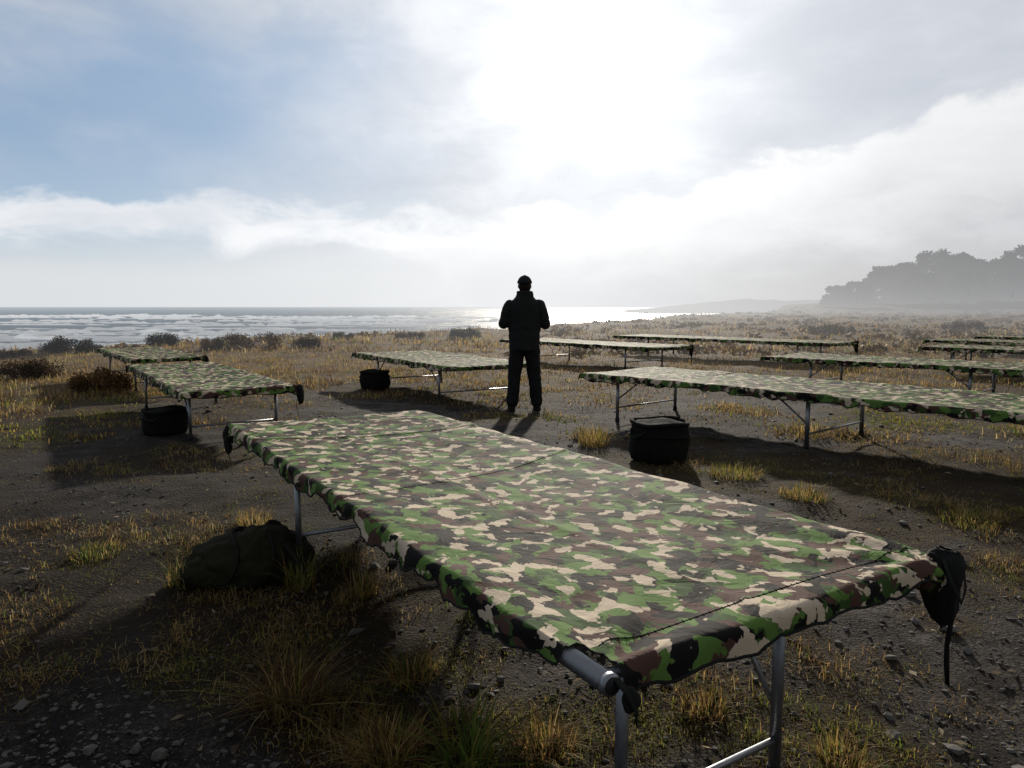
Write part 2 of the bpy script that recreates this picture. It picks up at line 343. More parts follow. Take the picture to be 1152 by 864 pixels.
# ---------------------------------------------------------------- camp cots
def fold(d, r=.028):
    q = PI/2*r
    if d <= 0: return 0., 0.
    if d < q: return r*sin(d/r), r*(1-cos(d/r))
    return r+.10*(d-q), r+(d-q)
def camp_cot(label, corner, which, theta, L, W, legs, h=.55, seed=0., res=.05, z0=None, flap=1., strap=0., cut=False):
    th = R(theta); a = Vector((-sin(th), cos(th))); w = Vector((cos(th), sin(th)))
    nl = Vector((corner.x, corner.y))
    if which == 'far': nl = nl-a*L
    c = nl+a*L/2+w*W/2
    if z0 is None: z0 = gzf(c.x, c.y)
    root = empty('camp_cot', (c.x, c.y, z0), th); tag(root, label, 'cot', 'camouflage cots set out on the coast')
    N = lambda x, y, z=0.: noise.noise(Vector((x+seed*17.3, y-seed*5.1, z+seed)))
    side = .110; end = .085
    dd = [1., .8, .6, .45, .32, .2, .1]
    S_ = [-end*q for q in dd]+list(np.linspace(0, L, int(L/res)+1))+[L+end*q for q in reversed(dd)]
    T_ = [-side*q for q in dd]+list(np.linspace(0, W, int(W/res)+1))+[W+side*q for q in reversed(dd)]
    xseam = lambda s: W*.40+.03*sin(s*1.3+seed)
    sseam = lambda t: L*.47+.22*(t-W/2)+.02*sin(t*5)
    sseam2 = lambda t: L*.80-.15*(t-W/2)+.015*sin(t*4+1)
    def surf(s, t):
        ds = max(0., -s, s-L); dt = max(0., -t, t-W)
        dt2 = dt*(.84+.24*N(s*2.6, 3 if t < 0 else 8)+.30*N(s*9, 1)+.18*N(s*22, 4)); ds2 = ds*(.92+.15*N(t*3, 20 if s < 0 else 30)+.12*N(t*11, 9)+.10*N(t*26, 9))
        if cut and t < 0: dt2 *= .5+.5*float(sstep(.10, .45, s))
        px, dx = fold(max(dt2, 0)); py, dy = fold(max(ds2, 0))
        sx = -1 if t < 0 else 1; sy = -1 if s < 0 else 1
        x = min(max(t, 0), W)+sx*px; y = min(max(s, 0), L)+sy*py
        tt = min(max(t/W, 0), 1); ss = min(max(s/L, 0), 1)
        z = h-math.hypot(dx, dy)-.026*sin(PI*tt)*(1-.6*abs(2*ss-1)**4)
        edge_ = math.exp(-min(t, W-t)/.25) if 0 <= t <= W else 1.
        z += .008*N(x*2.2, y*1.6)+.004*N(x*6, y*4)*(1+edge_)+.005*N(x*1.2+y*4.5, 6.)
        z += .007*edge_*N(s*5+x*3, 2.2)
        z += .007*math.exp(-((t-xseam(s))/.02)**2)
        k_ = .6+.4*N(t*3, 44)
        q = s-sseam(t); z += k_*(.008*math.exp(-(q/.036)**2)-.004*math.exp(-((q+.07)/.04)**2))
        q = s-sseam2(t); z += k_*(.009*math.exp(-(q/.032)**2)-.005*math.exp(-((q+.07)/.04)**2))
        for kx in (0., W):
            rx = t-kx; ry = s; rad = math.hypot(rx, ry)
            if .02 < rad < .9: z += .011*sin(math.atan2(ry, abs(rx))*9+seed)*(1-rad/.9)*min(rad/.15, 1)
        if dt > .03: x += sx*.010*sin(s*19+4*N(s, 5))*dt/.1
        if ds > .03: y += sy*.006*sin(t*24+4*N(t, 7))*ds/.1
        return (x-W/2, y-L/2, z)
    V = [surf(s, t) for s in S_ for t in T_]; nt_ = len(T_)
    faces = []; cs_, ct_ = (.13, .05) if cut else (-9, -9)
    for i in range(len(S_)-1):
        for j in range(nt_-1):
            if (S_[i]+S_[i+1])/2 < cs_ and (T_[j]+T_[j+1])/2 < ct_: continue
            faces.append((i*nt_+j, i*nt_+j+1, (i+1)*nt_+j+1, (i+1)*nt_+j))
    cl = np_obj('canvas', np.array(V), faces, M_camo, None, root, smooth=True)
    P = lambda i, j: Vector(V[i*nt_+j])
    i0 = next(i for i in range(len(S_)-1) if (S_[i]+S_[i+1])/2 >= cs_); j0 = next(j for j in range(nt_-1) if (T_[j]+T_[j+1])/2 >= ct_)
    mb = MB(); hr = .004
    mb.tube([P(i, 0) for i in range(i0, len(S_))], hr, 6); mb.tube([P(i, nt_-1) for i in range(len(S_))], hr, 6)
    mb.tube([P(0, j) for j in range(j0, nt_)], hr*1.2, 6); mb.tube([P(len(S_)-1, j) for j in range(nt_)], hr, 6)
    if cut:
        mb.tube([P(i0, j) for j in range(0, j0+1)], hr*.7, 6); mb.tube([P(i, j0) for i in range(0, i0+1)], hr*.7, 6)
    mb.build('hem', M_hem, cl)
    ic = min(range(len(S_)), key=lambda i: abs(S_[i]-.10)); mb = MB(); pts = []
    for j in range(10, nt_-7):
        q = P(ic, j); pts.append((q.x, q.y, q.z+.0005))
    mb.tube(pts, .0017, 6)
    for k in range(len(pts)-1):
        A_, B_ = Vector(pts[k]), Vector(pts[k+1]); q = (A_+B_)/2
        mb.tube([(q.x-.002, q.y-.006, q.z+.001), (q.x+.002, q.y+.006, q.z+.001)], .0015, 5)
    mb.build('stitched_seam', M_hem, cl)
    if res < .06:
        for fn in (sseam, sseam2):
            pts = [Vector(surf(fn(t)-.024, t))+Vector((0,0,.0005)) for t in np.linspace(0., W, 60)]
            MB().tube(pts, .0010, 6).build('stitched_seam', M_seam, cl)
        pts = [Vector(surf(s, xseam(s)+.018))+Vector((0,0,.0005)) for s in np.linspace(L*.40, L, 120)]
        MB().tube(pts, .0010, 6).build('stitched_seam', M_seam, cl)
    for sx in (-1, 1):
        ext = .020; xp = sx*(W/2-.016)
        o = MB().tube([(xp, -L/2-ext, h-.040), (xp, L/2+.02, h-.040)], .026, 20).build('side_pole', M_alu, root)
        MB().tube([(xp, -L/2-ext-.004, h-.040), (xp, -L/2-ext+.012, h-.040)], [.0275, .028], 20).build('end_cap', M_alu, o)
        MB().tube([(xp, -L/2-ext-.007, h-.040), (xp, -L/2-ext-.003, h-.040)], .021, 20).build('end_plug', M_foot, o)
    for sy in (-1, 1): MB().tube([(-W/2+.02, sy*(L/2-.05), h-.060), (W/2-.02, sy*(L/2-.05), h-.060)], .016, 10).build('end_bar', M_alu, root)
    cs, sn = cos(th), sin(th)
    for (s, tl, tr) in legs:
        y = -L/2+s; xs = (-W/2+tl, -W/2+tr); bots = []
        MB().tube([(-W/2+.03, y, h-.070), (W/2-.03, y, h-.070)], .015, 10).build('cross_bar', M_alu, root)
        for x in xs:
            wx = c.x+cs*x-sn*y; wy = c.y+sn*x+cs*y; zb = gzf(wx, wy)-z0
            o = MB().tube([(x, y, h-.05), (x, y, zb+.03)], .022, 16, True, .75).build('leg', M_alu, root)
            MB().tube([(x, y, zb+.05), (x, y, zb-.006)], [.025, .028], 12).build('foot', M_foot, o); bots.append(zb)
        zl = max(bots)
        MB().tube([(xs[0], y, zl+.14), (xs[1], y, zl+.14)], .011, 10).build('stretcher', M_alu, root)
        sy = 1 if s < L/2 else -1; xb = xs[1] if cut else xs[0]
        MB().tube([(xb, y, zl+.24), (xb, y+sy*.30, h-.085)], .010, 10).build('brace', M_alu, root)
        MB().tube([(-W/2+.05, y+sy*.30, h-.081), (W/2-.05, y+sy*.30, h-.081)], .010, 10).build('brace_bar', M_alu, root)
    if flap > 0:
        f = flap; bx, by = W/2+.035, -L/2-.01
        mb = MB(); prof = [(.035,.025,.03),(.025,.05,.05),(-.01,.064,.06),(-.06,.062,.058),(-.12,.060,.055),(-.17,.052,.045),(-.21,.036,.03),(-.23,.010,.010)]
        n = 26; fx_ = f if cut else f*.75
        for k, (zz, rx, ry) in enumerate(prof):
            for j in range(n):
                an = 2*PI*j/n; rr = 1+.14*sin(3*an+k*.5)+.30*N(j*.4, k*.7)
                mb.v.append(Vector((bx+fx_*rx*rr*cos(an)+f*.010*sin(k*1.1+seed), by+fx_*ry*rr*sin(an), h-.02+f*(zz+.010*N(j*.4, k)))))
        for k in range(len(prof)-1):
            for j in range(n): mb.f.append((k*n+j, k*n+(j+1) % n, (k+1)*n+(j+1) % n, (k+1)*n+j))
        mb.f.append(tuple(range(n))); mb.f.append(tuple((len(prof)-1)*n+j for j in reversed(range(n))))
        sl = mb.build('corner_sleeve', M_hem, root)
        st = [(bx-.04*f, by-.05*f, h-.08*f), (bx-.055*f, by-.06*f, h-.19*f), (bx-.065*f, by-.055*f, h-.28*f), (bx-.05*f, by-.05*f, h-.35*f), (bx-.035*f, by-.05*f, h-.43*f)]
        MB().tube(st, [.007*f, .008*f, .009*f, .010*f, .008*f], 8, True, .25).build('strap_tail', M_hem, sl)
        lp = [(bx-.05*f, by-.02*f, h+.0), (bx-.075*f, by-.06*f, h-.06*f), (bx-.05*f, by-.085*f, h-.13*f), (bx-.0*f, by-.07*f, h-.10*f), (bx+.02*f, by-.05*f, h-.02*f)]
        MB().tube(lp, .008*f, 8, True, .25).build('strap_loop', M_hem, sl)
        mb = MB(); mb.ell((bx-.055*f, by+.02*f, h-.055*f), (.065*f, .055*f, .065*f), None, 28, 16, lambda q: q*(1+.35*noise.noise(q*30)+.15*noise.noise(q*70)))
        mb.build('gathered_cloth', M_camo, root)
    if strap > 0:
        f = strap; bx, by = -W/2-.03, L/2-.02; mb = MB()
        mb.ell((bx, by, h-.075*f), (.034*f, .050*f, .070*f), None, 20, 12, lambda q: q*(1+.45*noise.noise(q*28)))
        mb.ell((bx-.01, by-.04, h-.13*f), (.028*f, .034*f, .06*f), None, 20, 12, lambda q: q*(1+.45*noise.noise(q*30)))
        mb.tube([(bx, by, h-.10*f), (bx-.01, by-.01, h-.18*f), (bx+.008, by-.02, h-.27*f)], [.014*f, .012*f, .008*f], 8, True, .3)
        mb.build('corner_strap', M_hem, root)
    if cut:
        mb = MB(); bx, by = -W/2+.055, -L/2-.045
        mb.ell((bx, by, h-.074), (.026, .014, .032), None, 20, 12, lambda q: q*(1+.45*noise.noise(q*34)))
        mb.tube([(bx-.03, by+.03, h-.02), (bx-.015, by-.005, h-.05), (bx+.01, by-.01, h-.10), (bx+.02, by, h-.14)], [.012,.014,.014,.009], 8, True, .3)
        mb.build('corner_strap', M_hem, root)
    return root

p1 = at(646, 731, .55); p1 = p1+Vector((sin(R(32)), -cos(R(32)), 0))*.10
camp_cot('largest camouflage camp cot in the foreground, closest of all the cots', p1, 'near', 32, 4.14, 1.44,
         [(.22, .26, .93), (2.72, .06, 1.38)], seed=1.3, res=.025, z0=0., flap=1., strap=1., cut=True)
camp_cot('camouflage cot at left with a black tub beside its near legs', at(205, 441, .55), 'near', 34, 4.1, 1.12,
         [(.35, .12, 1.0), (3.3, .1, 1.0)], seed=2.1, flap=.8, strap=.6)
camp_cot('small distant camouflage cot furthest left, behind the cot beside the black tub', at(150, 405, .55), 'near', 37, 3.6, 1.05,
         [(.5, .1, .95), (3.0, .1, .95)], seed=3.7, res=.08, flap=.7)
camp_cot('camouflage cot ending beside the left arm and leg of the standing person', at(503, 413, .55), 'near', 32, 3.7, 1.42,
         [(.45, .1, 1.3), (2.8, .1, 1.3)], seed=4.9, res=.07, flap=0)
camp_cot('pale topped camouflage cot running behind the standing person to the right', at(564, 381, .55), 'far', 38, 5.0, 1.4,
         [(.7, .1, 1.3), (3.8, .1, 1.3)], seed=5.5, res=.08, flap=1.0)
camp_cot('long camouflage cot at middle right with the largest round tub under its far end', at(655, 420, .55), 'far', 41, 5.6, 1.45,
         [(2.7, .1, 1.3), (5.1, .1, 1.25)], seed=6.2, res=.05, flap=0)
camp_cot('thin looking far camouflage cot right of the person, beyond the pale topped one', at(690, 377, .55), 'far', 42, 6.4, 1.4,
         [(.8, .1, 1.3), (5.2, .1, 1.3)], seed=7.1, res=.1, flap=1.1)
camp_cot('camouflage cot at right edge, directly behind the cot with the largest tub', at(858, 400, .55), 'far', 43, 6.0, 1.45,
         [(2.9, .1, 1.3), (5.2, .1, 1.3)], seed=8.4, res=.08, flap=0)
camp_cot('dark distant cot at right edge, front one of the three far right cots', at(1035, 390, .55), 'far', 43, 5.5, 1.4,
         [(1.5, .1, 1.3), (4.9, .1, 1.3)], seed=9.2, res=.1, flap=0)
camp_cot('dark distant cot at right edge, middle one of the three far right cots', at(1040, 382, .55), 'far', 43, 5.5, 1.4,
         [(1.5, .1, 1.3), (4.9, .1, 1.3)], seed=10.6, res=.1, flap=0)
camp_cot('dark distant cot at right edge, rearmost of the three far right cots', at(1098, 377, .55), 'far', 43, 5.5, 1.4,
         [(1.5, .1, 1.3), (4.9, .1, 1.3)], seed=11.9, res=.1, flap=0)

# ---------------------------------------------------------------- round tubs
def tub(label, p, r, h, rz):
    root = empty('round_tub', p, rz); tag(root, label, 'tub', 'black tubs standing by the cots')
    mb = MB(); prof = [(.0,.86),(.03,.93),(.22,1.0),(.45,1.03),(.65,1.0),(.82,.96),(.92,.95),(.97,.93)]
    n = 48
    for (zz, rr) in prof:
        for j in range(n):
            an = 2*PI*j/n; k = rr*(1+.025*sin(3*an+zz*5)+.07*noise.noise(Vector((3*cos(an)+rz, 3*sin(an), zz*5)))*(1-zz*.5))
            mb.v.append(Vector((r*k*cos(an), r*k*sin(an), h*zz)))
    for i in range(len(prof)-1):
        for j in range(n): mb.f.append((i*n+j, i*n+(j+1) % n, (i+1)*n+(j+1) % n, (i+1)*n+j))
    mb.f.append(tuple(reversed(range(n)))); mb.build('tub_wall', M_tub, root)
    mb = MB(); mb.tube([(r*cos(q)*.95, r*sin(q)*.95, h*.95+.010*sin(3*q+rz)) for q in np.linspace(0, 2*PI, 41)], .020, 8); mb.build('rim', M_tub, root)
    mb = MB(); mb.tube([(r*cos(q)*1.015, r*sin(q)*1.015, h*.66+.008*sin(2*q)) for q in np.linspace(0, 2*PI, 41)], .012, 8); mb.build('band', M_tub, root)
    MB().ell((0,0,h*.90), (r*.93, r*.93, h*.10), None, 32, 12, lambda p: Vector((p.x, p.y, p.z*(1+.5*sin(p.x*17+rz)*cos(p.y*13))))).build('cover', M_tub, root)
    for k in (0, PI):
        mb = MB(); pts = []
        for q in np.linspace(-.38, .38, 11):
            lift = 1-(q/.38)**2; rr = r*(1.0+.10*lift); pts.append((rr*cos(k+q), rr*sin(k+q), h*(.80-.18*lift)))
        mb.tube(pts, .012, 8); mb.build('handle', M_hem, root)
tub('largest black round tub under the far end of the long middle right cot', atg(741, 517), .26, .36, .5)
tub('black round tub beside the legs of the left cot', atg(187, 488), .23, .28, 1.4)
tub('small looking black tub under the cot left of the standing person', atg(422, 437), .25, .30, 2.2)

# ---------------------------------------------------------------- backpack under the near cot
def backpack(p, rz):
    root = empty('backpack', p, rz); tag(root, 'dark olive slumped backpack lying on gravel under the nearest cot', 'backpack')
    def shp(q):
        k = Vector((q.x, q.y, q.z)); sl = .62+.38*float(sstep(-.34, .10, q.x))
        nz = noise.noise(k*6+Vector((3,1,0)))*.036+noise.noise(k*15)*.024
        k *= 1+nz/.2
        if k.z > 0: k.z *= sl
        else: k.z = max(k.z, -.125)
        k.z -= .018*math.exp(-((q.x+.05)/.03)**2)
        return k
    b = MB().ell((0,0,.115), (.34,.25,.165), None, 72, 44, shp).build('bag', M_olive, root)
    MB().ell((.09,-.03,.150), (.20,.20,.15), None, 60, 36, lambda q: q*(1+.15*noise.noise(q*9)+.12*noise.noise(q*22))).build('top_flap', M_olive, b)
    MB().ell((-.19,-.12,.090), (.14,.12,.085), None, 48, 28, lambda q: q*(1+.16*noise.noise(q*13)+.10*noise.noise(q*30))).build('pocket', M_olive, b)
    MB().ell((.25,-.06,.09), (.09,.15,.09), None, 48, 28, lambda q: q*(1+.16*noise.noise(q*14+Vector((5,0,0)))+.08*noise.noise(q*32))).build('pocket', M_olive, b)
    for x, hh in ((-.05, .170), (.13, .20)):
        pts = [(x+.03*sin(q*3), -.262*cos(q), .10+hh*sin(q)) for q in np.linspace(-.15, PI*.9, 18)]
        MB().tube(pts, .014, 8, True, .35).build('compression_strap', M_hem, b)
    pts = [(.20,-.12,.24), (.28,-.24,.17), (.34,-.27,.07), (.40,-.24,.015), (.36,-.31,.012), (.26,-.34,.014)]
    MB().tube(pts, .018, 8, True, .35).build('shoulder_strap', M_hem, b)
pb = atg(272, 655); backpack((pb.x, pb.y+.12, pb.z-.02), .2)

# ---------------------------------------------------------------- the standing person
def remesh(o, v, sm=6, disp=0.):
    m = o.modifiers.new('r', 'REMESH'); m.mode = 'VOXEL'; m.voxel_size = v; m.use_smooth_shade = True
    s = o.modifiers.new('s', 'SMOOTH'); s.factor = .5; s.iterations = sm
    if disp:
        t = bpy.data.textures.new('wrinkle', 'CLOUDS'); t.noise_scale = .09; t.noise_depth = 2
        d = o.modifiers.new('d', 'DISPLACE'); d.texture = t; d.strength = disp; d.mid_level = .45; d.texture_coords = 'LOCAL'
    return o
def person(p, rz):
    mb = MB()
    mb.ell((0,.015,1.672), (.076,.096,.108)); mb.ell((0,.045,1.612), (.058,.068,.062)); mb.ell((0,.072,1.585), (.034,.036,.026))
    mb.ell((0,.112,1.655), (.012,.018,.026)); mb.ell((0,.120,1.642), (.015,.014,.010)); mb.ell((0,.098,1.690), (.05,.018,.012))
    mb.ell((0,.104,1.618), (.024,.012,.005)); mb.ell((0,.102,1.608), (.020,.012,.006))
    for s in (-1, 1):
        mb.ell((s*.080,.0,1.655), (.011,.020,.033)); mb.ell((s*.045,.082,1.640), (.022,.02,.018))
    mb.tube([(0,-.005,1.40), (0,.0,1.50), (0,.012,1.60)], [.068,.056,.054], 16)
    mb.rings([(0,0,.84,.14,.10), (0,0,.95,.155,.105), (0,.005,1.08,.14,.095), (0,.01,1.22,.16,.105), (0,.005,1.34,.17,.105), (0,0,1.43,.15,.08), (0,0,1.47,.08,.06)])
    for s in (-1, 1):
        sh = (s*.175,0,1.425); el = (s*.262,.005,1.165); wr = (s*.085,.185,1.310)
        mb.capsule([sh, el], [.050,.040], 14); mb.capsule([el, wr], [.040,.028], 14)
        mb.ell((s*.052,.215,1.331), (.030,.044,.026), Matrix.Rotation(s*.7, 3, 'Z'))
        for k in range(4):   # fingers closed over the other hand
            z = 1.358-k*.019; ln = (.92, 1., .95, .78)[k]; y0 = .243-.004*k
            mb.capsule([(s*.034, y0, z), (s*.010, y0+.026*ln, z+.004), (-s*.014*ln, y0+.020*ln, z+.003), (-s*.030*ln, y0+.003, z)], [.0095,.0090,.0085,.0075], 8)
        mb.capsule([(s*.060,.200,1.351), (s*.040,.211,1.374), (s*.016,.221,1.384)], [.012,.010,.0085], 8)
        hp = (s*.092,0,.90); kn = (s*.128,.012+.01*s,.495); an = (s*.165,-.018+.02*s,.09)
        mb.capsule([hp, kn], [.074,.050], 16); mb.capsule([kn, (s*.142,-.004+.013*s,.36), an], [.048,.048,.036], 16)
        mb.ell((s*.173,.030+.02*s,.045), (.036,.095,.032))
    b = mb.build('person', M_skin); b.location = p; b.rotation_euler = (0,0,rz); remesh(b, .0065, 3)
    tag(b, 'person in dark jacket, trousers and cap standing facing the sea with arms bent', 'person')
    mb = MB()
    mb.rings([(0,0,.81,.192,.146), (0,0,.84,.202,.154), (0,0,.95,.206,.156), (0,.005,1.06,.209,.158), (0,.01,1.20,.219,.160), (0,.005,1.33,.229,.156), (0,-.005,1.41,.214,.136), (0,-.008,1.465,.166,.120), (0,-.008,1.505,.120,.112), (0,-.004,1.575,.101,.101)], 32)
    for s in (-1, 1):
        sh = (s*.190,0,1.395); el = (s*.277,.0,1.160); w2 = (s*.100,.165,1.298)
        mb.capsule([sh, (s*.238,.0,1.28), el], [.087,.080,.070], 16); mb.capsule([el, w2], [.069,.049], 16)
        mb.ell((s*.10,.130,.95), (.06,.03,.07))
    remesh(mb.build('jacket', M_jacket, b), .010, 3, .026)
    MB().tube([(.088*cos(q), -.006+.088*sin(q), 1.570) for q in np.linspace(0, 2*PI, 25)], .023, 8).build('collar', M_jacket, b)
    mb = MB(); mb.rings([(0,0,.82,.174,.128), (0,0,.90,.178,.130), (0,0,1.0,.170,.122)], 28)
    for s in (-1, 1):
        mb.capsule([(s*.095,0,.85), (s*.130,.010+.01*s,.495), (s*.148,-.007+.014*s,.30), (s*.165,-.018+.02*s,.12)], [.104,.089,.083,.080], 18)
    remesh(mb.build('trousers', M_trous, b), .010, 3, .028)
    for s in (-1, 1):
        mb = MB(); y = .02*s-.02
        mb.rings([(s*.156,y,.25,.056,.062), (s*.163,y,.15,.054,.060), (s*.167,y+.01,.10,.054,.070)], 18)
        mb.ell((s*.173,y+.055,.055), (.052,.140,.058), None, 20, 12, lambda q: Vector((q.x, q.y, max(q.z, -.040))))
        mb.rings([(s*.173,y+.055,.0,.052,.145), (s*.173,y+.055,.03,.054,.147)], 24)
        remesh(mb.build('boot', M_boot, b), .008, 3)
    mb = MB().ell((0,.005,1.700), (.094,.114,.096), None, 24, 14, lambda q: Vector((q.x, q.y, max(q.z, -.004))))
    mb.rings([(0,.005,1.688,.101,.121), (0,.005,1.718,.096,.116)], 28)
    mb.ell((0,.128,1.698), (.078,.088,.009), Matrix.Rotation(-.12, 3, 'X'))
    mb.ell((0,.005,1.796), (.010,.010,.007))
    remesh(mb.build('cap', M_jacket, b), .006, 1)
    mb = MB().ell((0,-.022,1.640), (.080,.082,.080), None, 24, 14, lambda q: Vector((q.x, min(q.y, .03), q.z*(1+.05*noise.noise(q*60)))))
    mb.build('hair', M_hair, b)
    for s in (-1, 1): MB().ell((s*.031,.096,1.668), (.012,.010,.009), None, 12, 8).build('eye', M_eye, b)
pp = atg(590, 462); person((pp.x, pp.y, pp.z), .06)

# ---------------------------------------------------------------- grass
def blades(B, ang, H, bend, wd, colr):
    n = len(B); T = np.array([0, .4, .75, 1.]); dx = np.cos(ang); dy = np.sin(ang)
    V = np.zeros((n, 7, 3)); C = np.zeros((n, 7, 3)); k = 0
    for li, t in enumerate(T):
        cx = B[:,0]+dx*bend*H*t**2; cy = B[:,1]+dy*bend*H*t**2; cz = B[:,2]+H*(t-.35*bend*t**2)
        w = wd*(1-.75*t)
        if li < 3:
            for sg in (-1, 1):
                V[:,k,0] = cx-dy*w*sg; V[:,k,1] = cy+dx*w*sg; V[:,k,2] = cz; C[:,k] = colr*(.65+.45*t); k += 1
        else: V[:,k,0] = cx; V[:,k,1] = cy; V[:,k,2] = cz; C[:,k] = colr*1.1
    return V, C
def blade_obj(name, parts, parent=None, mat=None):
    V = np.concatenate([p[0] for p in parts]); C = np.concatenate([p[1] for p in parts]); n = len(V)
    b = (np.arange(n)*7)[:, None]
    f = (b+np.array([0,1,3,2])).tolist()+(b+np.array([2,3,5,4])).tolist()+(b+np.array([4,5,6])).tolist()
    return np_obj(name, V.reshape(-1, 3), f, mat or M_grass, C.reshape(-1, 3), parent)
GOLD = np.array([.41,.26,.085]); STRAW = np.array([.45,.34,.16]); GREEN = np.array([.13,.18,.034]); BROWN = np.array([.14,.083,.038]); OLIVE = np.array([.26,.235,.05])
PAL = np.array([GOLD, STRAW, GREEN, BROWN, OLIVE])
def pick(n, w):
    w = np.array(w, float); w /= w.sum(); c = PAL[rng.choice(5, n, p=w)]; return c*rng.uniform(.7, 1.25, (n, 1))
def scatter(n, y0, y1, k, spread, h0, h1, w0, w1, weights, hfar=0., xl=.95, b1=1.3):
    y = np.exp(rng.uniform(np.log(y0), np.log(y1), n)); x = rng.uniform(-xl, xl, n)*(y+1)
    g = grassy(x, y)*(.35+.9*sstep(.40, .58, fbm(x*2.1+9, y*2.1, 97)))
    ok = (rng.uniform(0, 1, n) < g**1.1) & (y < coast(x)+3); x = x[ok]; y = y[ok]; g = g[ok]; m = len(x)
    mossy = (fbm(x*1.3, y*1.3, 91) > .49) & (y < 11)
    cw = np.where(mossy[:, None], pick(m, [1,.5,3,.6,6]), pick(m, weights)); hs = rng.uniform(h0, h1, m)*(.4+.7*g)*(1+hfar*y)*np.where(mossy, .5, 1.)
    x = np.repeat(x, k)+rng.normal(0, spread, m*k); y = np.repeat(y, k)+rng.normal(0, spread, m*k)
    c = np.repeat(cw, k, 0)*rng.uniform(.75, 1.25, (m*k, 1)); h = np.repeat(hs, k)*rng.uniform(.5, 1.3, m*k)
    B = np.stack([x, y, gz(x, y)-.005], -1)
    return blades(B, rng.uniform(0, 2*PI, m*k), h, rng.uniform(.2, b1, m*k), rng.uniform(w0, w1, m*k)*(1+hfar*y), c)
parts = [scatter(30000, 1.4, 12, 7, .035, .025, .080, .0014, .0028, [4,3,1,4,2]),
         scatter(20000, 1.4, 10, 6, .05, .030, .060, .0014, .0026, [3,4,.5,5,1], 0., .95, 2.6),
         scatter(19000, 7.5, 30, 8, .12, .05, .13, .004, .009, [5,5,.6,5,1]),
         scatter(11000, 22, 120, 6, .3, .09, .20, .012, .03, [4,4,.3,6,.7], .004)]
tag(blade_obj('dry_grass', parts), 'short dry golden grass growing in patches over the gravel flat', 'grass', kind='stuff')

def tuft(u, v, hpx, n, rad, weights, label, bend=(.3, 1.0), wd=(.0018, .0036)):
    p = atg(u, v); H = hpx/F0*p.y; r = rad*np.sqrt(rng.uniform(0, 1, n)); a = rng.uniform(0, 2*PI, n)
    x = p.x+r*np.cos(a)*.6; y = p.y+r*np.sin(a)*.6
    B = np.stack([x-p.x, y-p.y, gz(x, y)-p.z-.006], -1)
    an = a+rng.normal(0, .9, n)
    V, C = blades(B, an, H*rng.uniform(.2, 1.15, n), rng.uniform(*bend, n)*(.3+r/rad), rng.uniform(*wd, n), pick(n, weights))
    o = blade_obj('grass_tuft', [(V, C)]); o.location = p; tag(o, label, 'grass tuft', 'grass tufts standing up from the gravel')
tuft(525, 862, 90, 110, .14, [0,0,6,0,2], 'bright green broad bladed grass clump at the bottom edge below the nearest cot', (.4,1.4), (.004,.0075))
tuft(325, 790, 70, 520, .22, [1,.6,.3,8,1], 'largest brown wispy tuft in the left foreground beside the nearest cot', (.4,1.6))
tuft(435, 850, 52, 380, .20, [5,1,.4,5,1], 'golden tuft at the bottom edge left of the bright green clump', (.4,1.4))
tuft(612, 845, 46, 320, .18, [6,1,.2,6,1], 'golden brown tuft at the bottom edge right of the bright green clump', (.4,1.4))
tuft(465, 762, 36, 260, .17, [5,1,1,3,2], 'small golden tuft above the bright green clump', (.4,1.4))
tuft(668, 502, 30, 320, .24, [5,2,1,1,3], 'yellow tuft beside the leg left of the largest black tub')
tuft(285, 592, 24, 200, .2, [5,3,1,1,2], 'yellowish tuft behind the olive backpack')
tuft(207, 655, 46, 200, .16, [2,1,4,1,3], 'green tuft touching the left end of the olive backpack', (.3,1.))
tuft(338, 660, 48, 130, .12, [2,2,3,1,3], 'thin green tuft at the right end of the olive backpack', (.2,.8))
tuft(110, 622, 16, 260, .24, [2,1,4,1,4], 'low green tuft on open gravel at far left')
tuft(905, 560, 17, 380, .30, [4,1,1,2,3], 'golden tuft below the legs of the long middle right cot')
tuft(828, 535, 14, 520, .36, [3,1,2,1,6], 'mossy yellow green tuft right of the largest black tub')
tuft(950, 862, 42, 240, .15, [4,1,2,3,3], 'dry tuft at the bottom edge right of the nearest cot legs')
tuft(790, 800, 34, 200, .15, [5,1.5,.5,3,1], 'dry straw tuft between the near legs of the nearest cot')
tuft(408, 668, 32, 200, .14, [5,1.5,.5,3,1], 'small dry tuft under the nearest cot right of the backpack')
tuft(1090, 585, 13, 520, .30, [4,1,2,1,6], 'low mossy tuft in the gravel near the right frame edge')

# ---------------------------------------------------------------- gravel and fallen leaves
ico = []; g_ = (1+5**.5)/2
for a_ in (-1, 1):
    for b_ in (-g_, g_): ico += [(0, a_, b_), (a_, b_, 0), (b_, 0, a_)]
ico = np.array(ico)/math.hypot(1, g_)
bm = bmesh.new(); [bm.verts.new(v) for v in ico]; bmesh.ops.convex_hull(bm, input=bm.verts); bm.verts.index_update()
IF = np.array([[v.index for v in f.verts] for f in bm.faces]); IV = np.array([v.co[:] for v in bm.verts]); bm.free()
n = 24000; y = np.exp(rng.uniform(np.log(1.3), np.log(11), n)); x = rng.uniform(-.9, .9, n)*(y+.4)
ok = (rng.uniform(0, 1, n) > grassy(x, y)*.7) & (fbm(x*1.1, y*1.1, 101) > .32); x = x[ok]; y = y[ok]; n = len(x)
sz = .003+.010*rng.uniform(0, 1, n)**3+.020*(rng.uniform(0, 1, n) > .988)
V = IV[None]*(1+.28*rng.normal(0, 1, (n, 12, 1)))*sz[:, None, None]*np.stack([rng.uniform(.8,1.5,n), rng.uniform(.8,1.4,n), rng.uniform(.45,.8,n)], -1)[:, None]
V += np.stack([x, y, gz(x, y)+sz*.2], -1)[:, None]
F = ((np.arange(n)*12)[:, None, None]+IF[None]).reshape(-1, 3).tolist()
